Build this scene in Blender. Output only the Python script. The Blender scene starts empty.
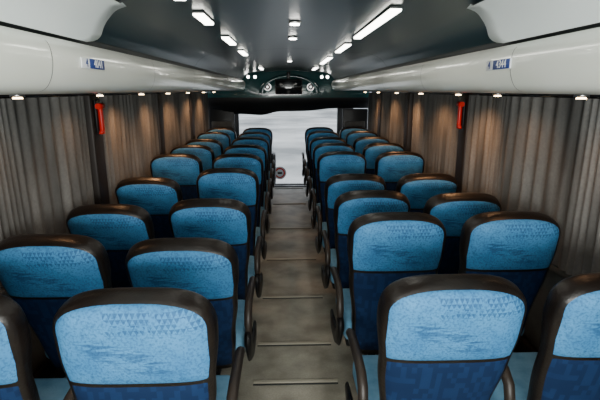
import bpy, bmesh, math, random
from mathutils import Vector, Matrix
random.seed(4)
scene=bpy.context.scene
COL=scene.collection

# ---------------------------------------------------------------- materials
def mat(name,color,rough=.5,metal=0,emit=None,es=0,coat=0,spec=None):
    m=bpy.data.materials.new(name); m.use_nodes=True
    b=m.node_tree.nodes['Principled BSDF']
    b.inputs['Base Color'].default_value=(*color,1)
    b.inputs['Roughness'].default_value=rough
    b.inputs['Metallic'].default_value=metal
    b.inputs['Coat Weight'].default_value=coat
    if spec is not None: b.inputs['Specular IOR Level'].default_value=spec
    if emit:
        b.inputs['Emission Color'].default_value=(*emit,1)
        b.inputs['Emission Strength'].default_value=es
    return m
class NT:
    def __init__(s,m): s.t=m.node_tree; s.n=s.t.nodes; s.l=s.t.links; s.b=s.n['Principled BSDF']
    def node(s,t,**k):
        x=s.n.new(t)
        for a,v in k.items(): setattr(x,a,v)
        return x
    def link(s,a,b): s.l.new(a,b)
    def math(s,op,a,b=None,clamp=False):
        x=s.n.new('ShaderNodeMath'); x.operation=op; x.use_clamp=clamp
        for i,v in enumerate((a,b)):
            if v is None: continue
            if isinstance(v,(int,float)): x.inputs[i].default_value=v
            else: s.l.new(v,x.inputs[i])
        return x.outputs[0]
    def mix(s,f,a,b):
        x=s.n.new('ShaderNodeMix'); x.data_type='RGBA'
        if isinstance(f,(int,float)): x.inputs[0].default_value=f
        else: s.l.new(f,x.inputs[0])
        for i,v in ((6,a),(7,b)):
            if isinstance(v,tuple): x.inputs[i].default_value=(*v,1)
            else: s.l.new(v,x.inputs[i])
        return x.outputs[2]
def noisy(m,c1,c2,scale=8,bump=0,detail=4,stretch=None,bscale=None):
    t=NT(m); tc=t.node('ShaderNodeTexCoord')
    src=tc.outputs['Object']
    if stretch:
        mp=t.node('ShaderNodeMapping'); mp.inputs['Scale'].default_value=stretch
        t.link(src,mp.inputs[0]); src=mp.outputs[0]
    n=t.node('ShaderNodeTexNoise'); n.inputs['Scale'].default_value=scale; n.inputs['Detail'].default_value=detail
    t.link(src,n.inputs['Vector'])
    r=t.node('ShaderNodeMapRange'); r.inputs[1].default_value=.3; r.inputs[2].default_value=.7
    t.link(n.outputs['Fac'],r.inputs[0])
    t.link(t.mix(r.outputs[0],c1,c2),t.b.inputs['Base Color'])
    if bump:
        n2=t.node('ShaderNodeTexNoise'); n2.inputs['Scale'].default_value=bscale or scale*12
        t.link(src,n2.inputs['Vector'])
        b=t.node('ShaderNodeBump'); b.inputs['Strength'].default_value=bump; b.inputs['Distance'].default_value=.004
        t.link(n2.outputs['Fac'],b.inputs['Height']); t.link(b.outputs[0],t.b.inputs['Normal'])
    return m

M={}
M['leather']=noisy(mat('black_leather',(.02,.015,.013),.36,spec=.45),(.005,.0035,.003),(.012,.008,.006),9,.3)
M['plastic']=mat('black_plastic',(.006,.006,.007),.42,spec=.35)
M['metal']=mat('dark_steel',(.06,.06,.065),.4,.7)
M['trimmetal']=mat('step_trim',(.42,.39,.31),.5)
M['cush']=noisy(mat('cushion_fabric',(.1,.25,.42),.85),(.10,.29,.46),(.20,.42,.60),14,.4)
M['rack']=noisy(mat('rack_shell',(.85,.85,.8),.24,coat=.5),(.87,.90,.81),(.92,.94,.87),3)
M['rackdark']=mat('rack_underside',(.02,.02,.02),.5)
M['seam']=mat('dark_seam',(.02,.025,.025),.6)
M['white']=noisy(mat('white_panel',(.7,.78,.78),.45),(.88,.96,.97),(.92,.98,.98),2)
M['ceil']=noisy(mat('teal_ceiling',(.02,.05,.055),.28),(.004,.019,.023),(.008,.027,.031),3)
M['bulk']=noisy(mat('teal_bulkhead',(.03,.12,.12),.2,coat=.6),(.02,.08,.085),(.03,.12,.12),4)
M['wall']=noisy(mat('wall_trim',(.09,.085,.08),.6),(.05,.045,.04),(.08,.075,.065),12,.2)
M['pillar']=mat('pillar_trim',(.014,.010,.008),.55)
M['glass_dark']=mat('tinted_window',(.01,.012,.015),.08)
M['emit']=mat('lamp_diffuser',(1,1,1),.4,emit=(1,.98,.88),es=14)
M['emit_dl']=mat('downlight_bulb',(1,1,1),.4,emit=(1,.97,.9),es=24)
M['emit_w']=mat('warm_bulb',(1,.8,.5),.4,emit=(1,.72,.4),es=18)
M['chrome']=mat('chrome',(.5,.5,.5),.3,1)
M['red']=mat('red_plastic',(.7,.012,.006),.4)
M['bluelab']=mat('blue_label',(.01,.04,.22),.5)
M['whitelab']=mat('white_label',(.8,.82,.85),.5)
M['screen']=mat('tv_screen',(.01,.012,.015),.08)
M['arm']=mat('armrest_pad',(.03,.022,.017),.45)
M['pave']=noisy(mat('pavement',(.6,.6,.58),.9),(.24,.25,.25),(.75,.75,.73),.22,detail=8)

m=mat('curtain_fabric',(.2,.18,.16),.9); M['curt']=m
t=NT(m); tc=t.node('ShaderNodeTexCoord')
mp=t.node('ShaderNodeMapping'); mp.inputs['Scale'].default_value=(1,3,.45); t.link(tc.outputs['Object'],mp.inputs[0])
n=t.node('ShaderNodeTexNoise'); n.inputs['Scale'].default_value=2.4; n.inputs['Detail'].default_value=5; t.link(mp.outputs[0],n.inputs['Vector'])
r=t.node('ShaderNodeMapRange'); r.inputs[1].default_value=.33; r.inputs[2].default_value=.68; t.link(n.outputs['Fac'],r.inputs[0])
n2=t.node('ShaderNodeTexNoise'); n2.inputs['Scale'].default_value=60; t.link(tc.outputs['Object'],n2.inputs['Vector'])
c=t.mix(r.outputs[0],(.075,.074,.070),(.24,.238,.228))
c=t.mix(t.math('MULTIPLY',n2.outputs['Fac'],.6),c,(.06,.058,.055))
t.link(c,t.b.inputs['Base Color'])

def fabric_upper():
    m=mat('seat_fabric_upper',(.05,.3,.55),.75); t=NT(m)
    tc=t.node('ShaderNodeTexCoord')
    sep=t.node('ShaderNodeSeparateXYZ'); t.link(tc.outputs['Object'],sep.inputs[0])
    X=sep.outputs[0]; Z=sep.outputs[2]
    n=t.node('ShaderNodeTexNoise'); n.inputs['Scale'].default_value=9; n.inputs['Detail'].default_value=5
    t.link(tc.outputs['Object'],n.inputs['Vector'])
    r=t.node('ShaderNodeMapRange'); r.inputs[1].default_value=.3; r.inputs[2].default_value=.7; t.link(n.outputs['Fac'],r.inputs[0])
    base=t.mix(r.outputs[0],(.034,.20,.45),(.068,.295,.59))
    ng=t.node('ShaderNodeTexNoise'); ng.inputs['Scale'].default_value=120; ng.inputs['Detail'].default_value=3
    t.link(tc.outputs['Object'],ng.inputs['Vector'])
    rg=t.node('ShaderNodeMapRange'); rg.inputs[1].default_value=.45; rg.inputs[2].default_value=.8; t.link(ng.outputs['Fac'],rg.inputs[0])
    base=t.mix(t.math('MULTIPLY',rg.outputs[0],.9),base,(.012,.07,.19))
    mp=t.node('ShaderNodeMapping'); mp.inputs['Rotation'].default_value=(0,math.radians(-24),0); mp.inputs['Scale'].default_value=(9,1,56)
    t.link(tc.outputs['Object'],mp.inputs[0])
    n3=t.node('ShaderNodeTexNoise'); n3.inputs['Scale'].default_value=1; n3.inputs['Detail'].default_value=5; n3.inputs['Distortion'].default_value=1.6
    t.link(mp.outputs[0],n3.inputs['Vector'])
    st=t.node('ShaderNodeMapRange'); st.inputs[1].default_value=.48; st.inputs[2].default_value=.58; t.link(n3.outputs['Fac'],st.inputs[0])
    dx=t.math('DIVIDE',t.math('ADD',X,.02),.16); dz=t.math('DIVIDE',t.math('SUBTRACT',t.math('ADD',Z,t.math('MULTIPLY',X,.35)),.555),.055)
    d=t.math('ADD',t.math('MULTIPLY',dx,dx),t.math('MULTIPLY',dz,dz))
    em=t.node('ShaderNodeMapRange'); em.inputs[1].default_value=1.1; em.inputs[2].default_value=.5; t.link(d,em.inputs[0])
    motif=t.math('MULTIPLY',st.outputs[0],em.outputs[0])
    W_=.017
    row=t.math('FLOOR',t.math('DIVIDE',Z,W_))
    a=t.math('ABSOLUTE',t.math('SUBTRACT',t.math('FRACT',t.math('ADD',t.math('DIVIDE',X,W_),t.math('MULTIPLY',row,.5))),.5))
    f=t.math('FRACT',t.math('DIVIDE',Z,W_))
    tri=t.math('LESS_THAN',t.math('MULTIPLY',a,2),t.math('MULTIPLY',f,.95))
    n4=t.node('ShaderNodeTexNoise'); n4.inputs['Scale'].default_value=22; t.link(tc.outputs['Object'],n4.inputs['Vector'])
    br=t.math('GREATER_THAN',n4.outputs['Fac'],.42)
    zb=t.math('MULTIPLY',t.math('GREATER_THAN',Z,.645),t.math('LESS_THAN',Z,.715))
    xb=t.math('GREATER_THAN',X,-.07)
    band=t.math('MULTIPLY',t.math('MULTIPLY',tri,br),t.math('MULTIPLY',zb,xb))
    allm=t.math('MULTIPLY',t.math('MAXIMUM',motif,band),.6)
    c=t.mix(allm,base,(.006,.05,.16))
    t.link(c,t.b.inputs['Base Color'])
    n5=t.node('ShaderNodeTexNoise'); n5.inputs['Scale'].default_value=260; t.link(tc.outputs['Object'],n5.inputs['Vector'])
    b=t.node('ShaderNodeBump'); b.inputs['Strength'].default_value=.35; b.inputs['Distance'].default_value=.003
    t.link(n5.outputs['Fac'],b.inputs['Height']); t.link(b.outputs[0],t.b.inputs['Normal'])
    return m
M['up']=fabric_upper()
def fabric_lower():
    m=mat('seat_fabric_lower',(.01,.05,.16),.8,spec=.25); t=NT(m)
    tc=t.node('ShaderNodeTexCoord')
    mp=t.node('ShaderNodeMapping'); mp.inputs['Scale'].default_value=(55,1,38); t.link(tc.outputs['Object'],mp.inputs[0])
    sn=t.node('ShaderNodeVectorMath',operation='FLOOR'); t.link(mp.outputs[0],sn.inputs[0])
    wn=t.node('ShaderNodeTexWhiteNoise'); t.link(sn.outputs[0],wn.inputs['Vector'])
    n=t.node('ShaderNodeTexNoise'); n.inputs['Scale'].default_value=6; t.link(tc.outputs['Object'],n.inputs['Vector'])
    k=t.math('MULTIPLY',t.math('GREATER_THAN',wn.outputs['Value'],.6),t.math('MULTIPLY',n.outputs['Fac'],.8))
    c=t.mix(k,(.003,.018,.066),(.007,.038,.12))
    t.link(c,t.b.inputs['Base Color'])
    return m
M['low']=fabric_lower()
m=mat('vinyl_floor',(.2,.19,.15),.5); M['floor']=m
t=NT(m); tc=t.node('ShaderNodeTexCoord')
n=t.node('ShaderNodeTexNoise'); n.inputs['Scale'].default_value=4; n.inputs['Detail'].default_value=8; t.link(tc.outputs['Object'],n.inputs['Vector'])
n2=t.node('ShaderNodeTexNoise'); n2.inputs['Scale'].default_value=90; t.link(tc.outputs['Object'],n2.inputs['Vector'])
r=t.node('ShaderNodeMapRange'); r.inputs[1].default_value=.35; r.inputs[2].default_value=.65; t.link(n.outputs['Fac'],r.inputs[0])
c=t.mix(r.outputs[0],(.24,.225,.175),(.54,.51,.42)); c=t.mix(t.math('MULTIPLY',n2.outputs['Fac'],.6),c,(.17,.16,.125))
t.link(c,t.b.inputs['Base Color'])

# ---------------------------------------------------------------- geometry helpers
def obj_from(name,verts,faces,mats,fm=None,smooth=True,parent=None):
    me=bpy.data.meshes.new(name); me.from_pydata(verts,[],faces)
    for k in mats: me.materials.append(M[k])
    if fm:
        for p,i in zip(me.polygons,fm): p.material_index=i
    for p in me.polygons: p.use_smooth=smooth
    me.update()
    bm=bmesh.new(); bm.from_mesh(me); bmesh.ops.recalc_face_normals(bm,faces=bm.faces); bm.to_mesh(me); bm.free()
    o=bpy.data.objects.new(name,me); COL.objects.link(o)
    if parent: o.parent=parent
    return o
class Build:
    """collects parts with materials into one mesh"""
    def __init__(s): s.bm=bmesh.new(); s.mats=[]
    def mi(s,k):
        if k not in s.mats: s.mats.append(k)
        return s.mats.index(k)
    def box(s,c,d,k,bev=.005,seg=2,rot=None):
        mtx=Matrix.Translation(c)@(rot.to_4x4() if rot else Matrix())@Matrix.Diagonal((*d,1))
        r=bmesh.ops.create_cube(s.bm,size=1,matrix=mtx)
        vs=set(r['verts']); es=[e for e in s.bm.edges if e.verts[0] in vs and e.verts[1] in vs]
        fs=set(f for v in vs for f in v.link_faces)
        if bev:
            rr=bmesh.ops.bevel(s.bm,geom=es,offset=bev,segments=seg,affect='EDGES',profile=.5)
            fs=set(f for f in rr['faces'])|set(f for v in rr['verts'] for f in v.link_faces)
            fs|=set(f for f in list(fs) for e in f.edges for f in e.link_faces)
        i=s.mi(k)
        for f in fs:
            if f.is_valid: f.material_index=i; f.smooth=bev>0
        return s
    def cyl(s,c,r,h,k,axis='Z',seg=24,r2=None,smooth=True):
        rot={'Z':Matrix(),'X':Matrix.Rotation(math.pi/2,4,'Y'),'Y':Matrix.Rotation(math.pi/2,4,'X')}[axis]
        q=bmesh.ops.create_cone(s.bm,cap_ends=True,segments=seg,radius1=r,radius2=r if r2 is None else r2,depth=h,matrix=Matrix.Translation(c)@rot)
        i=s.mi(k)
        for f in set(f for v in q['verts'] for f in v.link_faces): f.material_index=i; f.smooth=len(f.verts)==4 and smooth
        return s
    def tube(s,pts,rx,rz,k,seg=12):
        i=s.mi(k); rings=[]; n=len(pts)
        for j,p in enumerate(pts):
            a=Vector(pts[max(j-1,0)]); b=Vector(pts[min(j+1,n-1)]); tg=(b-a).normalized()
            side=Vector((1,0,0)); up=tg.cross(side).normalized()
            sc=.6 if j in(0,n-1) else 1
            rings.append([s.bm.verts.new(Vector(p)+side*rx*sc*math.cos(2*math.pi*q/seg)+up*rz*sc*math.sin(2*math.pi*q/seg)) for q in range(seg)])
        for j in range(n-1):
            for q in range(seg):
                f=s.bm.faces.new((rings[j][q],rings[j][(q+1)%seg],rings[j+1][(q+1)%seg],rings[j+1][q])); f.material_index=i; f.smooth=True
        for rg in (rings[0][::-1],rings[-1]):
            f=s.bm.faces.new(rg); f.material_index=i
        return s
    def mesh(s,name):
        bmesh.ops.recalc_face_normals(s.bm,faces=s.bm.faces)
        me=bpy.data.meshes.new(name); s.bm.to_mesh(me)
        for k in s.mats: me.materials.append(M[k])
        return me
    def obj(s,name,loc=(0,0,0),parent=None):
        o=bpy.data.objects.new(name,s.mesh(name)); o.location=loc; COL.objects.link(o)
        if parent: o.parent=parent
        return o
def link(name,me,loc=(0,0,0),parent=None,rot=None):
    o=bpy.data.objects.new(name,me); o.location=loc; COL.objects.link(o)
    if parent: o.parent=parent
    if rot: o.rotation_euler=rot
    return o

# ---------------------------------------------------------------- seat
L=.745
def lerp_tab(tab,x):
    for (a,b),(c,d) in zip(tab,tab[1:]):
        if x<=c: 
            u=(x-a)/(c-a); u=max(0,u); u=u*u*(3-2*u); return b+(d-b)*u
    return tab[-1][1]
def W(s):
    w=lerp_tab([(-.12,.185),(.10,.20),(.40,.232),(.58,.249),(.75,.249)],s)
    if s>.60:
        u=min(1,(s-.60)/(L-.60)); w*=max(0,1-u**3.0)**(1/2.8)
    return w
def Tk(s):
    tt=lerp_tab([(-.12,.045),(.15,.06),(.42,.05),(.60,.068),(.75,.068)],s)
    if s>.665:
        u=min(1,(s-.665)/(L-.665)); tt*=max(0,1-u**2.2)**(1/2.2)
    return tt
def Cy(s): return lerp_tab([(-.12,.0),(.2,.012),(.45,-.004),(.62,.012),(.75,.018)],s)
P=3.4
def rear(x,s):
    w=max(W(s),1e-4); q=min(1,abs(x)/w)
    return Cy(s)-Tk(s)*(1-q**P)**(1/P)
def back_mesh():
    N=44; verts=[];faces=[];fm=[]
    S=[-.12+.70*i/22 for i in range(23)]
    S+=[.58+(L-.58)*math.sin(math.pi/2*i/18) for i in range(1,19)]
    S[-1]=L-.0003
    for s in S:
        w=max(W(s),.004);tk=max(Tk(s),.003)
        for k in range(N):
            a=2*math.pi*k/N; ca,sa=math.cos(a),math.sin(a)
            x=w*math.copysign(abs(ca)**(2/P),ca); y=tk*math.copysign(abs(sa)**(2/P),sa)
            verts.append((x,Cy(s)+y,s))
    for j in range(len(S)-1):
        for k in range(N):
            k2=(k+1)%N; faces.append((j*N+k,j*N+k2,(j+1)*N+k2,(j+1)*N+k))
            sm=(S[j]+S[j+1])/2; am=2*math.pi*(k+.5)/N
            fm.append(1 if (math.sin(am)>.45 and abs(math.cos(am))<.8 and sm<.5) else 0)
    faces.append(tuple(range(N))); fm.append(0)
    faces.append(tuple(range((len(S)-1)*N,len(S)*N))); fm.append(0)
    def panel(s0,s1,mi,topround,rise):
        C=30;R=34; base=len(verts)
        for j in range(R+1):
            v=j/R
            s=s0+(s1-s0)*(math.sin(v*math.pi/2) if topround else v)
            wp=min(W(min(s,.60))*.955,.234)
            if topround and s>s1-.10:
                u=(s-(s1-.10))/.10; wp*=(max(0,1-u**2.8))**(1/2.6)*.97+.03
            for i in range(C+1):
                u=-1+2*i/C; u=math.copysign(abs(u)**.8,u)
                x=u*wp
                edge=max(abs(u)**10, (v**14 if topround else v**24), (1-v)**24)
                y=rear(x,s)-rise+edge*(rise+.004)
                verts.append((x,y,s))
        for j in range(R):
            for i in range(C):
                a=base+j*(C+1)+i; faces.append((a,a+1,a+C+2,a+C+1)); fm.append(mi)
    panel(.445,.730,2,True,.010)
    panel(-.10,.448,3,False,.008)
    me=bpy.data.meshes.new('backrest'); me.from_pydata(verts,[],faces)
    for k in('leather','cush','up','low'): me.materials.append(M[k])
    for p,i in zip(me.polygons,fm): p.material_index=i; p.use_smooth=True
    bm=bmesh.new(); bm.from_mesh(me); bmesh.ops.recalc_face_normals(bm,faces=bm.faces); bm.to_mesh(me); bm.free()
    return me
BACK=back_mesh()
b=Build()
b.box((0,.25,.41),(.475,.48,.14),'cush',.05,4)
b.box((0,.25,.335),(.44,.44,.05),'plastic',.012)
CUSH=b.mesh('seat_cushion')
def side_mesh(sg,aisle):
    b=Build(); x=sg*.262
    b.tube([(x,.0,.47),(x,.01,.55),(x,.03,.61),(x,.08,.645),(x,.16,.655),(x,.26,.655),(x,.36,.65),(x,.40,.635),(x,.415,.61)],.021,.022,'arm')
    b.cyl((x,.0,.47),.04,.036,'plastic','X')
    if aisle:
        b.tube([(x,-.01,.52),(x,.0,.44),(x,.06,.36),(x,.18,.30),(x,.34,.29),(x,.45,.31)],.018,.05,'plastic')
    return b.mesh('armrest')
ARM={(s,a):side_mesh(s,a) for s in(1,-1) for a in(0,1)}
b=Build()
b.box((0,.12,.16),(.05,.05,.30),'metal',.008); b.box((0,.38,.16),(.05,.05,.30),'metal',.008)
b.box((0,.25,.012),(.09,.42,.024),'metal',.006); b.box((0,.25,.30),(.40,.36,.025),'metal',.006)
LEG=b.mesh('pedestal')
def seat(x,y,rec,arms):
    e=bpy.data.objects.new('bus_seat',None); e.location=(x,y,0); e.empty_display_size=.2; COL.objects.link(e)
    link('backrest',BACK,(0,0,.42),e,(math.radians(rec),0,0))
    link('seat_cushion',CUSH,(0,0,0),e); link('pedestal',LEG,(0,0,0),e)
    for s,a in arms: link('armrest',ARM[(s,a)],(0,0,0),e)
    return e
LY=[1.37+.77*i for i in range(9)]; RY=[1.51+.77*i for i in range(9)]
La=[9,23,24,14,12,13,11,12,11]; Lw=[9,20,28,26,11,13,17,11,11]
Ra=[13,12,22,27,12,13,15,12,12]; Rw=[13,12,25,27,13,13,14,12,12]
for i in range(9):
    seat(-.516,LY[i],La[i],[(1,1)]); seat(-1.11,LY[i],Lw[i],[(1,0)])
    seat(.51,RY[i],Ra[i],[(-1,1)]); seat(1.095,RY[i],Rw[i],[(-1,0)])

# ---------------------------------------------------------------- shell
XI=1.45            # inner wall face
YR=-.9; YF=8.15; YW=10.2
b=Build(); b.box((0,(YR+YF)/2,-.05),(2*XI,YF-YR,.1),'floor',0); 
b.box((0,(YF+YW)/2,-.6),(2*XI,YW-YF,.1),'floor',0)
b.box((0,YF-.01,-.3),(2*XI,.06,.5),'wall',0)
b.box((0,YF+.2,-.42),(.6,.34,.26),'floor',.01)
b.obj('floor')
b=Build()
for y in (2.43,2.86,3.6,4.5,5.6,6.9,8.06): b.box((0,y,.005),(.52,.03,.010),'trimmetal',.002); b.box((0,y-.022,.002),(.52,.012,.004),'seam',0)
b.obj('trim_1')
for sg,nm in((-1,'left'),(1,'right')):
    b=Build(); x=sg*(XI+.04)
    b.box((x,(YR+YW)/2,.1),(.08,YW-YR,1.5),'wall',.0)
    b.box((x,(YR+YW)/2,2.0),(.08,YW-YR,.5),'wall',.0)
    b.box((sg*(XI-.015),(YR+YF)/2,.80),(.06,YF-YR,.04),'wall',.01)
    b.box((sg*(XI-.02),(YR+YF)/2,.18),(.06,YF-YR,.12),'plastic',.02)
    b.obj('wall_'+nm)
b=Build(); b.box((0,YR-.04,1.05),(2*XI+.16,.08,2.3),'wall',0); b.obj('wall_rear')

pil={-1:[-.3,1.45,3.24,4.9,6.55],1:[-.1,1.72,3.62,5.35,6.95]}
wn=0
for sg in(-1,1):
    ps=pil[sg]
    for y in ps:
        b=Build(); b.box((sg*(XI-.04),y,1.272),(.08,.16,.90),'pillar',.015,3)
        b.obj('window_pillar')
    ends=[YR]+ps+[8.2]
    for a,c in zip(ends,ends[1:]):
        if c-a<.4: continue
        wn+=1
        b=Build(); b.box((sg*(XI+.035),(a+c)/2,1.29),(.012,(c-a)-.02,.86),'glass_dark',0); b.obj('window_%d'%wn)
        y0=a+.085; y1=c-.085; ny=int((y1-y0)/.0075); nz=16
        vs=[];fs=[]; ph=random.random()*9; f1=random.uniform(.08,.10)
        phs=[]; p=ph
        for i in range(ny+1):
            yy=y0+(y1-y0)*i/ny
            p+=2*math.pi*.0075/(f1*(1+.4*math.sin(yy*5.1+ph)+.25*math.sin(yy*13+ph*2))); phs.append(p)
        for j in range(nz+1):
            v=j/nz; z=.83+(1.71-.83)*v
            for i in range(ny+1):
                yy=y0+(y1-y0)*i/ny
                A=.012+.006*math.sin(yy*7+ph)
                xx=XI-.04-A*(math.sin(phs[i]+.6*(1-v)*math.sin(yy*4))) -.014*(1-v*.5)*math.sin(yy*9+ph)
                vs.append((sg*xx,yy+.01*(1-v)*math.sin(yy*6),z))
        for j in range(nz):
            for i in range(ny):
                q=j*(ny+1)+i; fs.append((q,q+1,q+ny+2,q+ny+1))
        obj_from('window_curtain',vs,fs,['curt'])
for sg in(-1,1):
    b=Build(); b.box((sg*(XI-.045),(YR+YF)/2,1.724),(.03,YF-YR,.014),'plastic',.004); b.obj('curtain_rail')

def hammer(x,y,sg):
    b=Build(); b.box((0,0,0),(.016,.085,.23),'plastic',.006)
    b.box((-sg*.02,0,-.02),(.028,.036,.17),'red',.01,3)
    b.cyl((-sg*.02,0,.07),.020,.085,'red','Y')
    b.cyl((-sg*.02,.05,.07),.013,.03,'metal','Y',r2=.003)
    b.box((-sg*.015,0,-.11),(.03,.05,.025),'red',.006)
    b.obj('emergency_hammer',(x,y,1.57))
hammer(-(XI-.089),3.24,-1); hammer(XI-.089,3.62,1)

# ---------------------------------------------------------------- luggage racks + ceiling
def extrude(name,prof,y0,y1,mats,idx,ny=1,closed=False,parent=None,cap=False):
    n=len(prof); vs=[];fs=[];fm=[]
    for j in range(ny+1):
        y=y0+(y1-y0)*j/ny
        vs+=[(p[0],y,p[1]) for p in prof]
    for j in range(ny):
        for i in range(n if closed else n-1):
            i2=(i+1)%n; fs.append((j*n+i,j*n+i2,(j+1)*n+i2,(j+1)*n+i)); fm.append(idx[i])
    if cap:
        fs.append(tuple(range(n))); fm.append(idx[0]); fs.append(tuple(range(ny*n,ny*n+n))); fm.append(idx[0])
    return obj_from(name,vs,fs,mats,fm,True,parent)
def catmull(pts,k=5):
    out=[]
    for i in range(len(pts)-1):
        p0=pts[max(i-1,0)];p1=pts[i];p2=pts[i+1];p3=pts[min(i+2,len(pts)-1)]
        for q in range(k):
            u=q/k
            out.append(tuple(.5*((2*p1[d])+(-p0[d]+p2[d])*u+(2*p0[d]-5*p1[d]+4*p2[d]-p3[d])*u*u+(-p0[d]+3*p1[d]-3*p2[d]+p3[d])*u**3) for d in(0,1)))
    out.append(pts[-1]); return out
face=catmull([(.90,1.736),(.84,1.738),(.79,1.752),(.764,1.79),(.755,1.84),(.762,1.885),(.785,1.912)])
cove=catmull([(.80,1.938),(.765,1.985),(.71,2.022),(.64,2.045),(.5,2.055),(.355,2.058)])
for sg in(-1,1):
    prof=[(sg*(XI-.004),1.737)]+[(sg*a,c) for a,c in face]
    n=len(prof)
    o=extrude('luggage_rack',prof,YR+.01,YF,['rack','rackdark'],[1]+[1]*4+[0]*(n-6))
    e=extrude('lip_groove',[(sg*.785,1.912),(sg*.81,1.914),(sg*.80,1.94)],YR+.01,YF,['seam'],[0,0],parent=o)
    b=Build()
    for k in range(8):
        y=.35+k*1.1+ (0 if sg<0 else .2)
        pts=[(sg*(a-.0012),c) for a,c in face[8:-3]]
        for (pa,pc),(qa,qc) in zip(pts,pts[1:]):
            v=[b.bm.verts.new(x) for x in((pa,y-.0015,pc),(qa,y-.0015,qc),(qa,y+.0015,qc),(pa,y+.0015,pc))]
            f=b.bm.faces.new(v); f.material_index=b.mi('seam')
    b.obj('lid_joints',parent=o)
half=[(a,c) for a,c in cove]+catmull([(.355,2.058),(.18,2.078),(0,2.085)])[1:]
full=[(-a,c) for a,c in half]+[(a,c) for a,c in half[::-1][1:]]
extrude('ceiling',full,YR,YF+.05,['ceil'],[0]*len(full))
b=Build(); b.box((0,(YR+YW)/2,2.28),(2*XI+.2,YW-YR+.1,.06),'wall',0); b.obj('roof')
b=Build()
for y in(3.9,5.7,7.2):
    for p,q in zip(full,full[1:]):
        v=[b.bm.verts.new(x) for x in((p[0],y-.004,p[1]-.002),(q[0],y-.004,q[1]-.002),(q[0],y+.004,q[1]-.002),(p[0],y+.004,p[1]-.002))]
        f=b.bm.faces.new(v); f.material_index=b.mi('seam')
b.obj('ceiling_joint')
for sg in(-1,1):
    cv=[(a-.014,c-.014) for a,c in cove if a>.60]
    n=len(cv); R=30; vs=[];fs=[]
    for i,(a,c) in enumerate(cv):
        tpos=i/(n-1)
        yend=1.93-.22*tpos-.14*max(0,(.3-tpos)/.3)**2.5
        for j in range(R+1):
            vs.append((sg*a,YR+(yend-YR)*j/R,c))
        vs.append((sg*(a+.016),yend+.004,c+.016))
    K=R+2
    for i in range(n-1):
        for j in range(K-1):
            q=i*K+j; fs.append((q,q+1,q+K+1,q+K))
    obj_from('ceiling_side_cover',vs,fs,['white'])

def plate(sg,y,txt):
    e=bpy.data.objects.new('seat_number_sign',None); e.location=(sg*.751,y,1.842); COL.objects.link(e)
    e.rotation_euler=(math.pi/2,0,math.pi/2 if sg<0 else -math.pi/2)
    b=Build(); b.box((0,0,0),(.20,.036,.005),'whitelab',.002); b.box((.03,0,.003),(.13,.034,.003),'bluelab',.001); b.obj('plate',parent=e)
    for (tx,px,mk) in((txt,.035,'whitelab'),('4',-.065,'bluelab')):
        c=bpy.data.curves.new('number','FONT'); c.body=tx; c.size=.040; c.align_x='CENTER'; c.align_y='CENTER'; c.extrude=.0006; c.materials.append(M[mk])
        o=bpy.data.objects.new('number',c); o.location=(px,0,.006); o.parent=e; COL.objects.link(o)
plate(-1,1.74,'4041'); plate(1,1.74,'4344')

# ---------------------------------------------------------------- lights
def strip(x,y0,y1):
    b=Build(); z=2.052
    b.box((x,(y0+y1)/2,z),(.046,y1-y0+.01,.010),'seam',.004)
    b.box((x,(y0+y1)/2,z-.008),(.044,y1-y0,.014),'emit',.006,3)
    b.obj('ceiling_light_strip')
for a,c in((.1,.9),(1.2,1.62),(1.93,2.2),(2.75,3.15),(3.7,4.1),(6.4,6.9)): strip(-.395,a,c)
for a,c in((.1,.9),(1.8,2.75),(3.15,3.75),(4.4,5.4),(6.3,7.0)): strip(.37,a,c)
for y in(2.4,3.06,5.4):
    b=Build(); b.cyl((0,y,2.078),.030,.012,'chrome'); b.cyl((0,y,2.070),.024,.008,'emit_dl'); b.obj('ceiling_downlight')
def spot(name,loc,target,power,color,size=.05,angle=110,blend=.8):
    l=bpy.data.lights.new(name,'SPOT'); l.energy=power; l.color=color; l.shadow_soft_size=size; l.spot_size=math.radians(angle); l.spot_blend=blend
    o=bpy.data.objects.new(name,l); o.location=loc; o.rotation_euler=(Vector(target)-Vector(loc)).to_track_quat('-Z','Y').to_euler(); COL.objects.link(o); return o
for sg,ys in((-1,(1.95,2.8,3.6,4.4,5.3,6.3,7.2)),(1,(1.85,2.6,3.2,4.1,5.0,6.0,7.0))):
    for y in ys:
        b=Build(); b.cyl((0,0,0),.028,.014,'chrome'); b.cyl((0,0,-.009),.020,.010,'emit_w',r2=.015); b.obj('reading_light',(sg*1.16,y,1.728))
        spot('reading_light_beam',(sg*1.16,y,1.70),(sg*1.30,y+.05,.9),(15 if y>3 else 3.5),(1,.50,.23),.03,135,.9)
def area(name,loc,rot,sx,sy,power,color):
    l=bpy.data.lights.new(name,'AREA'); l.shape='RECTANGLE'; l.size=sx; l.size_y=sy; l.energy=power; l.color=color
    o=bpy.data.objects.new(name,l); o.location=loc; o.rotation_euler=rot; COL.objects.link(o); return o
area('rear_fill_light',(0,-.82,1.5),(math.radians(96),0,0),1.7,.5,98,(.98,1,.96))  # added fill light behind the camera, brightens near seat backs and side covers

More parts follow.
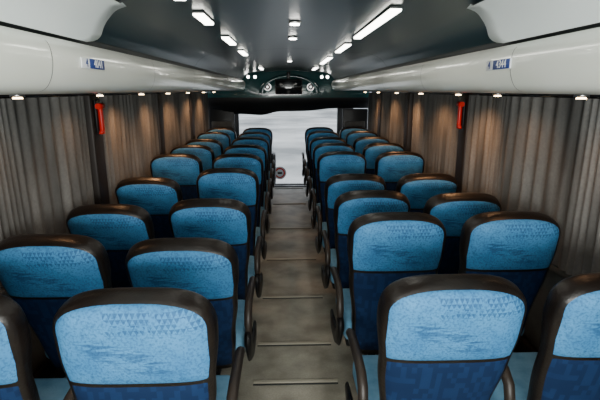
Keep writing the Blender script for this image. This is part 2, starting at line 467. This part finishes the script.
# ---------------------------------------------------------------- front end
vs=[];fs=[];N=40
for i in range(N+1):
    x=-XI+2*XI*i/N
    zl=1.43-.05*math.exp(-(x/.6)**4)-.10/(1+math.exp((x+.35)*14))
    vs+=[(x,YF+.12,2.2),(x,YF+.12-.06*math.cos(x*1.1),1.86),(x,YF+.10-.10*math.cos(x*1.1),1.62),(x,YF+.10,zl),(x,YF+.20,zl)]
for i in range(N):
    for k in range(4):
        a=i*5+k; fs.append((a,a+1,a+6,a+5))
fm=[]
for i in range(N): fm+=[0,0,2,2]
obj_from('wall_front',vs,fs,['bulk','bulk','plastic'],fm)
for sg in(-1,1):
    b=Build(); b.box((sg*1.205,YF+.12,.46),(.46,.05,1.92),'plastic',.015,3); b.box((sg*1.205,YF+.085,.75),(.36,.02,.9),'wall',.01)
    b.obj('partition_panel')
b=Build()
i=b.mi('bulk'); N=24; rings=[]
for q in range(N+1):
    a=math.pi*q/N; ring=[]
    for rr,dy in((.50,0),(.50,-.08),(.47,-.11),(.43,-.11),(.40,-.08),(.40,0)):
        ring.append(b.bm.verts.new((rr*1.05*math.cos(a)+.02,YF-.08+dy,1.70+rr*.62*math.sin(a))))
    rings.append(ring)
for q in range(N):
    for k in range(5):
        f=b.bm.faces.new((rings[q][k],rings[q][k+1],rings[q+1][k+1],rings[q+1][k])); f.material_index=i; f.smooth=True
for x in(-.36,.38):
    b.cyl((x,YF-.17,1.80),.062,.03,'chrome','Y'); b.cyl((x,YF-.187,1.80),.048,.012,'plastic','Y'); b.cyl((x,YF-.195,1.80),.02,.012,'chrome','Y')
b.obj('overhead_console')
b=Build(); b.box((0,YF-.26,1.80),(.46,.04,.25),'plastic',.012); b.box((0,YF-.282,1.80),(.42,.006,.215),'screen',.002)
b.box((0,YF-.24,1.98),(.06,.03,.14),'plastic',.005); b.obj('tv_monitor')
for x in (-.70,-.58,.58,.68):
    b=Build(); b.cyl((x,YF-.03,1.97),.03,.02,'chrome','Y'); b.cyl((x,YF-.042,1.97),.022,.012,'emit_dl','Y'); b.obj('bulkhead_lamp')
b=Build(); b.box((-.75,9.65,.1),(.95,.5,.7),'plastic',.08,4); b.box((.85,9.7,-.15),(.75,.45,.5),'plastic',.08,4)
b.box((0,9.98,-.45),(2.4,.18,.2),'plastic',.05,3)
R=.23; r=.018; A=Matrix.Translation((-.75,9.22,.55))@Matrix.Rotation(math.radians(55),4,'X')
vv=[[b.bm.verts.new(A@Vector(((R+r*math.cos(q*math.pi/4))*math.cos(p*math.pi/18),(R+r*math.cos(q*math.pi/4))*math.sin(p*math.pi/18),r*math.sin(q*math.pi/4)))) for q in range(8)] for p in range(36)]
for p in range(36):
    for q in range(8):
        f=b.bm.faces.new((vv[p][q],vv[(p+1)%36][q],vv[(p+1)%36][(q+1)%8],vv[p][(q+1)%8])); f.material_index=b.mi('plastic'); f.smooth=True
b.box((-.75,9.22,.55),(.42,.05,.02),'plastic',.005,2,Matrix.Rotation(math.radians(55),3,'X')); b.box((-.75,9.33,.47),(.05,.3,.05),'plastic',.01,2,Matrix.Rotation(math.radians(-35),3,'X'))
b.obj('dashboard')
b=Build(); b.box((0,0,0),(.5,.5,.14),'cush',.05,4); b.box((0,-.24,.4),(.48,.12,.75),'leather',.05,4); b.box((0,0,-.26),(.3,.3,.42),'plastic',.02); b.obj('driver_seat',(-.75,8.85,-.08))
g=bpy.data.materials.new('clear_glass'); g.use_nodes=True; M['glass']=g
nt=g.node_tree; nt.nodes.clear(); o=nt.nodes.new('ShaderNodeOutputMaterial'); tr=nt.nodes.new('ShaderNodeBsdfTransparent'); gl=nt.nodes.new('ShaderNodeBsdfGlossy'); mx=nt.nodes.new('ShaderNodeMixShader')
gl.inputs['Roughness'].default_value=.03; mx.inputs[0].default_value=.05; nt.links.new(tr.outputs[0],mx.inputs[1]); nt.links.new(gl.outputs[0],mx.inputs[2]); nt.links.new(mx.outputs[0],o.inputs[0])
b=Build()
YG=YW+.12
b.box((0,YG,.55),(2.3,.01,2.0),'glass',0)
b.box((0,YG,1.9),(3.0,.1,.86),'plastic',.0); b.box((0,YG,-.53),(3.0,.1,.3),'plastic',.0)
for x in(-1.29,1.29): b.box((x,YG,.6),(.36,.1,2.1),'plastic',.01)
b.obj('windshield')
b=Build(); b.cyl((0,0,0),.15,.012,'whitelab','Y',32); b.cyl((0,-.008,0),.12,.01,'red','Y',32); b.cyl((0,-.014,0),.088,.01,'whitelab','Y',32); b.box((0,-.02,0),(.10,.008,.045),'plastic',.002)
b.obj('round_sticker_sign',(-.20,YG-.013,-.12))
b=Build(); b.box((0,75,-1.65),(160,129,.1),'pave',0); b.obj('ground')
b=Build(); b.box((0,85,2.5),(90,1,8.2),'whitelab',0); b.obj('building_wall')

w=bpy.data.worlds.new('overcast_sky'); scene.world=w; w.use_nodes=True
bg=w.node_tree.nodes['Background']; bg.inputs[0].default_value=(.85,.92,1,1); bg.inputs[1].default_value=2.0

# ---------------------------------------------------------------- camera
cam=bpy.data.cameras.new('camera'); co=bpy.data.objects.new('camera',cam); COL.objects.link(co); scene.camera=co
cam.sensor_width=36; cam.lens=27; cam.clip_start=.02; cam.clip_end=300
co.location=(-.047,0,1.75)
co.rotation_euler=(math.radians(90-13.74),0,math.radians(-1.75))
